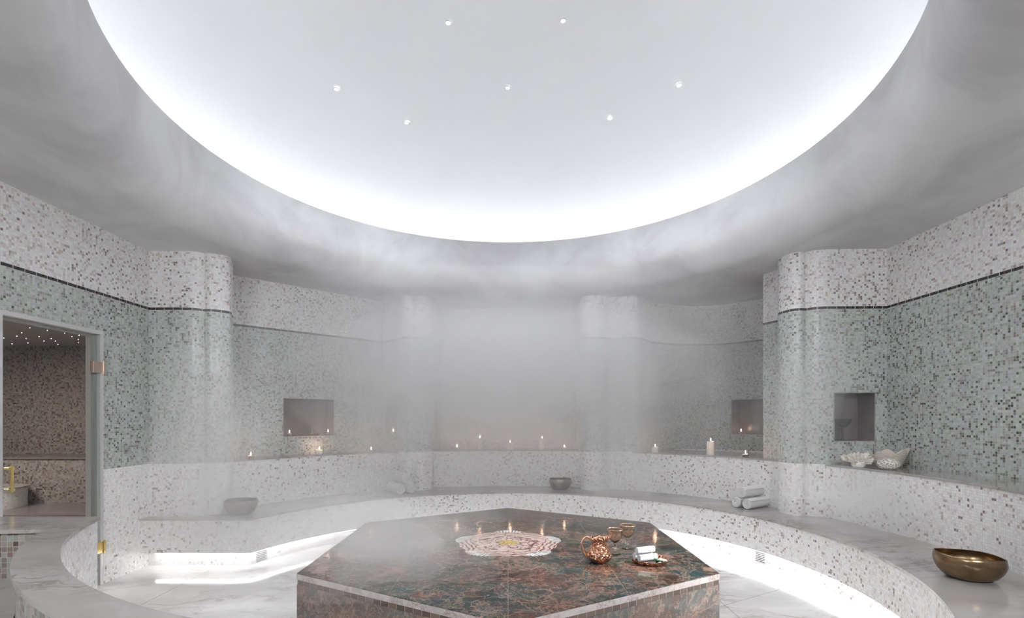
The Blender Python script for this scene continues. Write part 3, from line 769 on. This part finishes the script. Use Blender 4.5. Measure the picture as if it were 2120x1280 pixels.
# ------------------------------------------------------------------ rolled towels
def towel_mesh(R, L, turns=3.6, seed=0):
    rnd = random.Random(seed); n = int(turns * 26); r0 = R * .10; th = (R - r0) / turns
    V = []; F = []
    def ringpts(x, sh, sink):
        out = []
        for side in (0, 1):
            seq = range(n + 1) if side == 0 else range(n, -1, -1)
            for i in seq:
                a = 2 * pi * turns * i / n; rc = r0 + th * turns * i / n - th * .5
                d = th * .47 * sh * (1 if side == 0 else -1)
                if i == n or i == 0: d *= .5
                r = max(rc + d, .001)
                out.append((x, r * cos(a), R + r * sin(a) * .97))
        return out
    xs = [(-L / 2, .45), (-L / 2 + th * .18, .82), (-L / 2 + th * .5, 1), (-L * .2, 1.0), (L * .15, 1.0), (L / 2 - th * .5, 1), (L / 2 - th * .18, .82), (L / 2, .45)]
    m = None
    for x, s in xs:
        p = ringpts(x, s, 0); m = len(p)
        V += [(q[0], q[1] + .0015 * sin(q[0] * 60 + seed), q[2]) for q in p]
    for k in range(len(xs) - 1):
        for i in range(m): F.append((k * m + i, k * m + (i + 1) % m, (k + 1) * m + (i + 1) % m, (k + 1) * m + i))
    for base, rev in ((0, 1), ((len(xs) - 1) * m, 0)):
        for i in range(n):
            q = (base + i, base + i + 1, base + m - 2 - i, base + m - 1 - i)
            F.append(q if rev else q[::-1])
    return V, F
def towels(cx, cy, z, R, L, ang, sep, labels, group, seed, sh=(0, 0, 0)):
    # two below, one above; ang is the direction of the roll axis
    ax = Vector((cos(ang), sin(ang))); sd = Vector((-ax.y, ax.x)); hp = sep
    for i, (off, h, lab) in enumerate(((-hp, 0, labels[0]), (hp, 0, labels[1]), (0, sqrt(max((2 * R * .985) ** 2 - hp * hp, 0)), labels[2]))):
        V, F = towel_mesh(R, L, seed=seed + i)
        p = Vector((cx, cy)) + sd * off + ax * sh[i]
        o = new_obj('rolled_towel', V, F, M['towel'], None, None, 50, (p.x, p.y, z + h * .985)); o.rotation_euler = (0, 0, ang)
        bm = bmesh.new(); bm.from_mesh(o.data)
        rot = random.Random(seed * 3 + i).uniform(-.6, .6) - 1.2
        bmesh.ops.rotate(bm, verts=bm.verts, cent=(0, 0, R), matrix=Matrix.Rotation(rot, 3, 'X'))
        bmesh.ops.recalc_face_normals(bm, faces=bm.faces)
        zmin = min(v.co.z for v in bm.verts)
        for v in bm.verts: v.co.z -= zmin if h == 0 else 0
        bm.to_mesh(o.data); bm.free()
        tag(o, lab, 'towel', group)
towels(2.835, 5.79, SEAT + .001, .066, .42, radians(33), .068,
       ('white rolled towel on the seat by the right column, bottom right of three', 'white rolled towel on the seat by the right column, bottom left of three', 'white rolled towel by the right column, topmost of three'), 'rolled towels by the right column', 3)
towels(-1.49, 6.93, SEAT + .001, .078, .34, radians(128), .080,
       ('white rolled towel in the hazy stack before the back left column, bottom right', 'white rolled towel in the hazy stack before the back left column, bottom left', 'white rolled towel topping the hazy stack before the back left column'), 'rolled towels by the back left column', 11)

# ------------------------------------------------------------------ shells and coral on the right ledge
def clam(loc, rz):
    b = B(); nu, nv = 110, 22; vs = []; fs = []
    for layer in (0, 1):
        for i in range(nu):
            a = 2 * pi * i / nu
            for j in range(nv):
                q = j / (nv - 1)
                w = sin(5 * a + .6) * q ** 2.2
                R = (.40 + .60 * q ** .75)
                A_, B_ = .165 - layer * .009, .098 - layer * .009
                r1 = R * (1 + .11 * w + .02 * sin(q * 40))
                z = .135 * q ** 1.5 + .028 * w * q + .006 * layer * (1 - q) + .02 * cos(a) * q
                x = A_ * r1 * cos(a); y = B_ * r1 * sin(a)
                vs.append((x, y, z + (layer * .004)))
    for L_ in (0, 1):
        o = L_ * nu * nv
        for i in range(nu):
            k = (i + 1) % nu
            for j in range(nv - 1): fs.append((o + i * nv + j, o + k * nv + j, o + k * nv + j + 1, o + i * nv + j + 1))
        fs.append(tuple(o + i * nv for i in range(nu)))
    for i in range(nu):
        k = (i + 1) % nu; fs.append((i * nv + nv - 1, k * nv + nv - 1, nu * nv + k * nv + nv - 1, nu * nv + i * nv + nv - 1))
    b.add(vs, fs); o = b.build('giant_clam_shell', M['shell'], None, 60, loc); o.rotation_euler = (0, 0, rz); return o
tag(clam((3.735, 4.88, SHELF + .001), radians(-78 + 64)), 'large wavy beige clam shell at the right end of the coral group on the ledge', 'shell')
def coral(loc):
    b = B(); rnd = random.Random(5)
    b.lathe([(.0005, 0), (.045, 0), (.060, .02), (.055, .05), (.03, .07), (.0005, .075)], 24)
    for i in range(62):
        a = rnd.uniform(0, 2 * pi); el = rnd.uniform(.15, 1.45); L = rnd.uniform(.10, .15) * (1.05 - .32 * sin(el))
        base = Vector((.02 * cos(a), .02 * sin(a), .035)); d = Vector((cos(a) * cos(el) * 1.15, sin(a) * cos(el) * .85, sin(el)))
        side = d.cross(Vector((0, 0, 1))); side = side.normalized() if side.length > .01 else Vector((1, 0, 0))
        side = (Matrix.Rotation(rnd.uniform(0, pi), 3, d) @ side).normalized(); nr = side.cross(d).normalized()
        ph = rnd.uniform(0, 6); W = rnd.uniform(.018, .034); nu, nv = 7, 7; vs = []; fs = []
        for lay in (0, 1):
            for j in range(nv):
                q = j / (nv - 1)
                for k in range(nu):
                    s = k / (nu - 1) * 2 - 1
                    rag = 1 + (.10 * sin(9 * s + ph) if j == nv - 1 else 0)
                    p = base + d * L * q * rag * (1 - .18 * s * s) + side * W * s * (.25 + .75 * q) + nr * (.013 * sin(4.2 * s + ph) * q + (lay - .5) * .0035)
                    vs.append(p)
        m = nu * nv
        for lay in (0, 1):
            for j in range(nv - 1):
                for k in range(nu - 1):
                    q_ = lay * m + j * nu + k; fs.append((q_, q_ + 1, q_ + nu + 1, q_ + nu))
        for k in range(nu - 1): fs.append(((nv - 1) * nu + k, (nv - 1) * nu + k + 1, m + (nv - 1) * nu + k + 1, m + (nv - 1) * nu + k))
        for j in range(nv - 1):
            for e in (0, nu - 1): fs.append((j * nu + e, (j + 1) * nu + e, m + (j + 1) * nu + e, m + j * nu + e))
        b.add(vs, fs)
    return b.build('ruffled_coral', M['coral'], None, 50, loc)
tag(coral((3.42, 4.86, SHELF + .001)), 'white ruffled leafy coral at the left end of the group on the ledge', 'coral')
b = B(); b.lathe([(.0005, 0), (.06, 0), (.085, .018), (.096, .045), (.088, .070), (.062, .092), (.030, .102), (.0005, .104)], 60, fn=lambda r, z, a: (r * (1 + .03 * sin(2 * a)), z))
o = b.build('porous_round_coral', M['brain'], None, 50, (3.565, 4.665, SHELF + .001)); tag(o, 'round white coral dome full of small holes, in front of the clam shell', 'coral')

# ------------------------------------------------------------------ things on the stone
def atp(px, py, z=SEAT):
    Z = (EYE - z) * 1030 / (868 - py) * -1; return ((px - 1052) / 1030 * Z, Z, z)
TOP = SEAT + .0003
x, y, _ = atp(1240, 1164); t = tag(empty('copper_pitcher', (x, y, TOP), radians(0)), 'hammered copper pitcher with a tall looped handle on the hexagonal stone', 'pitcher')
def spout(r, z, a):
    if z > .11:
        k = (z - .11) / .06; r = r * (1 + .30 * k * max(0, cos(a - .25)) ** 6); z = z + .012 * k * max(0, cos(a - .25)) ** 4 + .004 * k * sin(6 * a)
    return (r, z)
b = B(); b.lathe([(.0005, .002), (.050, 0), (.068, .010), (.086, .030), (.092, .050), (.086, .072), (.068, .098), (.055, .118), (.051, .135), (.056, .155), (.064, .170), (.061, .170), (.053, .155), (.048, .135), (.052, .118), (.065, .098), (.083, .072), (.088, .05), (.080, .03), (.0005, .008)], 64, fn=spout)
b.build('pitcher_body', M['copper'], t, 50)
b = B(); hp = catmull([(-.056, 0, .160), (-.075, 0, .178), (-.105, 0, .172), (-.122, 0, .140), (-.118, 0, .100), (-.104, 0, .062), (-.086, 0, .040)], 6)
b.tube(hp, [.006 + .006 * abs(i / len(hp) - .3) * 1.5 for i in range(len(hp))], 12, 1.3); b.build('handle', M['copper_smooth'], t, 60)
def goblet(px, py, label, sc=1.0, rz=0):
    x, y, _ = atp(px, py); t = tag(empty('wine_goblet', (x, y, TOP), rz), label, 'goblet', 'crystal goblets')
    flute = lambda r, z, a: (r * (1 + (.035 * cos(9 * a) if .085 < z < .150 and r > .01 else 0)), z)
    out = [(.006, .082), (.018, .090), (.036, .108), (.048, .128), (.054, .150), (.057, .178), (.058, .186)]
    inn_ = [(.0565, .186), (.0550, .178), (.0515, .150), (.045, .128), (.032, .110), (.012, .096), (.0005, .094)]
    b = B(); b.lathe([(r * sc, z * sc) for r, z in out + inn_], 54, fn=flute); b.build('goblet_bowl', M['amber'], t, 40)
    b = B(); b.lathe([(.0005, .010), (.010, .012), (.008, .026), (.010, .034), (.022, .048), (.024, .054), (.018, .064), (.009, .070), (.008, .078), (.010, .0825), (.0005, .0828)], 12); b.build('stem', M['crystal'], t)
    b = B(); b.lathe([(.0005, 0), (.043, 0), (.045, .003), (.030, .007), (.010, .012), (.0005, .012)], 40); b.build('foot', M['amber'], t, 40)
    b = B(); b.lathe([(.0565, .1858), (.0585, .1858), (.0590, .1885), (.0575, .1900), (.0562, .1885), (.0565, .1858)], 54); b.build('gilt_rim', M['copper_smooth'], t, 60)
goblet(1273, 1148, 'crystal goblet with copper-tinted bowl, the nearer one behind the pitcher')
goblet(1299, 1137, 'crystal goblet with copper-tinted bowl, the farther one from the pitcher', rz=.3)
x, y, _ = atp(1345, 1164); tx, ty = x, y
t = tag(empty('round_tray', (x, y, TOP)), 'round copper rimmed tray holding small towels and flowers', 'tray')
b = B(); b.lathe([(.112, .006), (.121, .026), (.127, .030), (.129, .026), (.122, .008), (.112, 0), (.0005, 0), (.0005, .0015), (.110, .002)], 64); b.build('rim', M['copper'], t, 40)
b = B(); b.lathe([(.0005, .0015), (.1125, .0015), (.1125, .006), (.0005, .006)], 48); b.build('tray_liner', simple('tray_inside', (.22, .19, .20), .18, .6), t)
towels(tx - .022, ty + .035, TOP + .0065, .0265, .150, radians(22), .0275,
       ('small white rolled towel on the copper tray, lower and beside the flowers', 'small white rolled towel on the copper tray, lower and farthest back', 'small white rolled towel topping the pile on the copper tray'), 'small rolled towels on the copper tray', 21)
t = tag(empty('flower_sprig', (tx + .045, ty - .066, TOP + .0065), .2), 'small white flowers with glossy green leaves on the copper tray', 'flowers')
rnd = random.Random(9)
def leaf(root, az, el, L, W, off):
    b = B(); vs = []; fs = []; nu = 9
    for i in range(nu):
        q = i / (nu - 1); w = W * sin(pi * q) ** .8 * (1 - .3 * q)
        c = Vector((cos(az) * cos(el), sin(az) * cos(el), sin(el))) * L * q + Vector((0, 0, -.012 * q * q)); sd = Vector((-sin(az), cos(az), 0))
        for s, dz in ((-1, .004), (0, 0), (1, .004)):
            for l in (0, .0008): vs.append(off + c + sd * w * s + Vector((0, 0, dz * (w / max(W, 1e-6)) + l)))
    for i in range(nu - 1):
        for k in range(2):
            for l in (0, 1): a_ = i * 6 + k * 2 + l; fs.append((a_, a_ + 2, a_ + 8, a_ + 6))
        for k in (0, 2): a_ = i * 6 + k * 2; fs.append((a_, a_ + 1, a_ + 7, a_ + 6))
    b.add(vs, fs); return b.build('leaf', M['leaf'], root, 60)
for k in range(11): leaf(t, rnd.uniform(0, 6.28), rnd.uniform(.15, 1.0), rnd.uniform(.040, .060), .015, Vector((rnd.uniform(-.022, .012), rnd.uniform(-.006, .012), .005)))
def blossom(root, off, sc, seed):
    b = B(); r2 = random.Random(seed)
    for rng_, npet, el in ((0, 6, .25), (1, 5, .75), (2, 4, 1.2)):
        for k in range(npet):
            az = 2 * pi * k / npet + rng_ * .5; L = sc * (1 - .2 * rng_); vs = []; fs = []
            for i in range(6):
                q = i / 5; w = L * .42 * sin(pi * (.12 + .80 * q)) ; c = Vector((cos(az) * cos(el), sin(az) * cos(el), sin(el))) * L * q + Vector((0, 0, -.15 * L * q * q))
                sd = Vector((-sin(az), cos(az), 0))
                for s in (-1, 0, 1): vs.append(off + c + sd * w * s + Vector((0, 0, .12 * L * abs(s))))
            for i in range(5):
                for j in range(2): a_ = i * 3 + j; fs.append((a_, a_ + 1, a_ + 4, a_ + 3))
            b.add(vs, fs)
    o = b.build('blossom', M['petal'], root, 60); md = o.modifiers.new('s', 'SOLIDIFY'); md.thickness = .0006; return o
blossom(t, Vector((.010, -.008, .026)), .024, 1); blossom(t, Vector((.036, -.010, .020)), .022, 2); blossom(t, Vector((-.008, -.026, .014)), .012, 3)
b = B(); b.tube([(-.02, .0, .006), (.0, -.003, .009), (.02, -.008, .016)], .002, 6); b.build('stem', M['stem'], t)

# ------------------------------------------------------------------ unseen lights
def spot(name, loc, target, power, size, blend, soft, col):
    L = bpy.data.lights.new(name, 'SPOT'); L.energy = power; L.spot_size = radians(size); L.spot_blend = blend; L.shadow_soft_size = soft; L.color = col
    o = bpy.data.objects.new(name, L); COL.objects.link(o); o.location = loc
    o.rotation_euler = (Vector(target) - Vector(loc)).to_track_quat('-Z', 'Y').to_euler(); return o
spot('off_camera_spot', (3.55, 3.05, 1.95), (1.05, 3.62, .55), 500, 34, .9, .02, (1, .98, .95))  # unseen off-camera light added at the right, throws the pitcher's shadow leftwards
for sx in (-1, 1):  # pair of unseen fill lights added behind the camera to brighten the walls
    L = bpy.data.lights.new('fill_light', 'AREA'); L.energy = 75; L.size = .9; L.color = (.965, .985, 1)
    o = bpy.data.objects.new('fill_light', L); COL.objects.link(o); o.location = (sx * 1.9, -.55, 3.05)
    o.rotation_euler = (Vector((sx * 1.2, 5.5, 1.9)) - o.location).to_track_quat('-Z', 'Y').to_euler()
L = bpy.data.lights.new('side_room_lamp', 'AREA'); L.energy = 60; L.size = 1.0; L.color = (1, .90, .84)
o = bpy.data.objects.new('side_room_lamp', L); COL.objects.link(o); o.location = (-5.6, 4.4, 2.45)

STEAM = True


SV = {}
def steam_mat(d):
    if d not in SV:
        t = NT('steam_volume'); sc = t.n('ShaderNodeVolumeScatter'); sc.inputs['Color'].default_value = (.992, .996, 1, 1)
        sc.inputs['Density'].default_value = d; t.link(sc.outputs[0], t.out.inputs['Volume']); SV[d] = t.m
    return SV[d]
def puff(c, r, d, label, seed=0, rough=.28, tilt=0.0, shells=3):
    """a plume of steam: nested billowy bodies, thicker towards the middle"""
    for k in range(shells):
        q = 1 - k * .27
        bm = bmesh.new(); bmesh.ops.create_icosphere(bm, subdivisions=4, radius=1)
        for v in bm.verts:
            n = v.co.normalized(); s1 = mnoise.noise(n * 1.4 + Vector((seed * 7.1, k * 1.3, 0))); s2 = mnoise.noise(n * 3.2 + Vector((seed * 3.7, 5 + k * 2.1, 2)))
            v.co = n * (1 + rough * s1 + rough * .5 * s2)
        bmesh.ops.transform(bm, verts=bm.verts, matrix=Matrix.Rotation(tilt, 4, 'Y') @ Matrix.Diagonal((r[0] * q, r[1] * q, r[2] * q, 1)))
        me = bpy.data.meshes.new('steam'); bm.to_mesh(me); bm.free(); me.shade_smooth(); me.materials.append(steam_mat(round(d * (.30, .5, .8)[k], 4)))
        o = bpy.data.objects.new('steam', me); COL.objects.link(o); o.location = c
        tag(o, label, 'steam', label, kind='stuff')
if STEAM:
    BK = 'pale steam hanging under the ceiling at the back of the room'
    puff((0, 7.4, 2.6), (4.8, 2.5, 1.0), .46, BK, 1, .10)
    puff((-.1, 7.0, 1.98), (3.1, 1.7, 1.22), .52, BK, 2, .14)
    puff((0, 5.5, 1.7), (3.75, 2.9, 1.45), .06, 'faint steam veil all over the room', 11, .1, 0, 2)
    puff((0, 6.7, 1.3), (4.1, 1.45, 1.15), .09, 'thin steam along the curved ledge at the back', 3, .15, 0, 2)
    puff((-1.55, 6.3, 1.4), (.8, .7, 1.9), .30, 'steam column before the back left column', 4)
    puff((1.45, 6.4, 1.4), (.60, .6, 1.9), .50, 'steam column before the back right column', 5)
    puff((-2.75, 4.55, 1.15), (.62, .45, 1.5), .9, 'steam rising over the straight left end of the bench', 6, .3, .1)
    puff((-2.0, 5.0, .50), (1.35, .75, .62), .55, 'steam drifting low from the left bench to the stone', 7)
    puff((-.80, 3.3, .72), (.75, .7, .30), .9, 'wisp of steam on the left part of the hexagonal stone', 8, .35)
    puff((2.86, 4.72, 1.75), (.42, .35, .85), .75, 'plume of steam before the right corner column', 9, .35, .25)
    puff((3.15, 4.25, .82), (.75, .55, .27), .9, 'steam spreading low over the right seat', 10, .35)

# ------------------------------------------------------------------ world, camera, view
W = bpy.data.worlds.new('world'); S.world = W; W.use_nodes = True
W.node_tree.nodes['Background'].inputs[0].default_value = (0, 0, 0, 1); W.node_tree.nodes['Background'].inputs[1].default_value = 0
cam = bpy.data.cameras.new('camera'); co = bpy.data.objects.new('camera', cam); COL.objects.link(co)
co.location = (0, 0, EYE); co.rotation_euler = (radians(90), 0, 0)
cam.sensor_width = 36; cam.lens = 36 * 1030 / 2120; cam.shift_x = 8 / 2120; cam.shift_y = 228 / 2120; cam.clip_start = .05
S.camera = co
S.view_settings.view_transform = 'Standard'; S.view_settings.look = 'None'; S.view_settings.gamma = 1
S.view_settings.exposure = 0.58
S.cycles.use_denoising = True; S.cycles.max_bounces = 9; S.cycles.diffuse_bounces = 5; S.cycles.glossy_bounces = 3
S.cycles.transmission_bounces = 6; S.cycles.transparent_max_bounces = 64; S.cycles.volume_bounces = 2
S.cycles.caustics_reflective = False; S.cycles.caustics_refractive = False; S.cycles.sample_clamp_indirect = 6
S.cycles.use_adaptive_sampling = True; S.cycles.adaptive_threshold = .18; S.cycles.adaptive_min_samples = 8
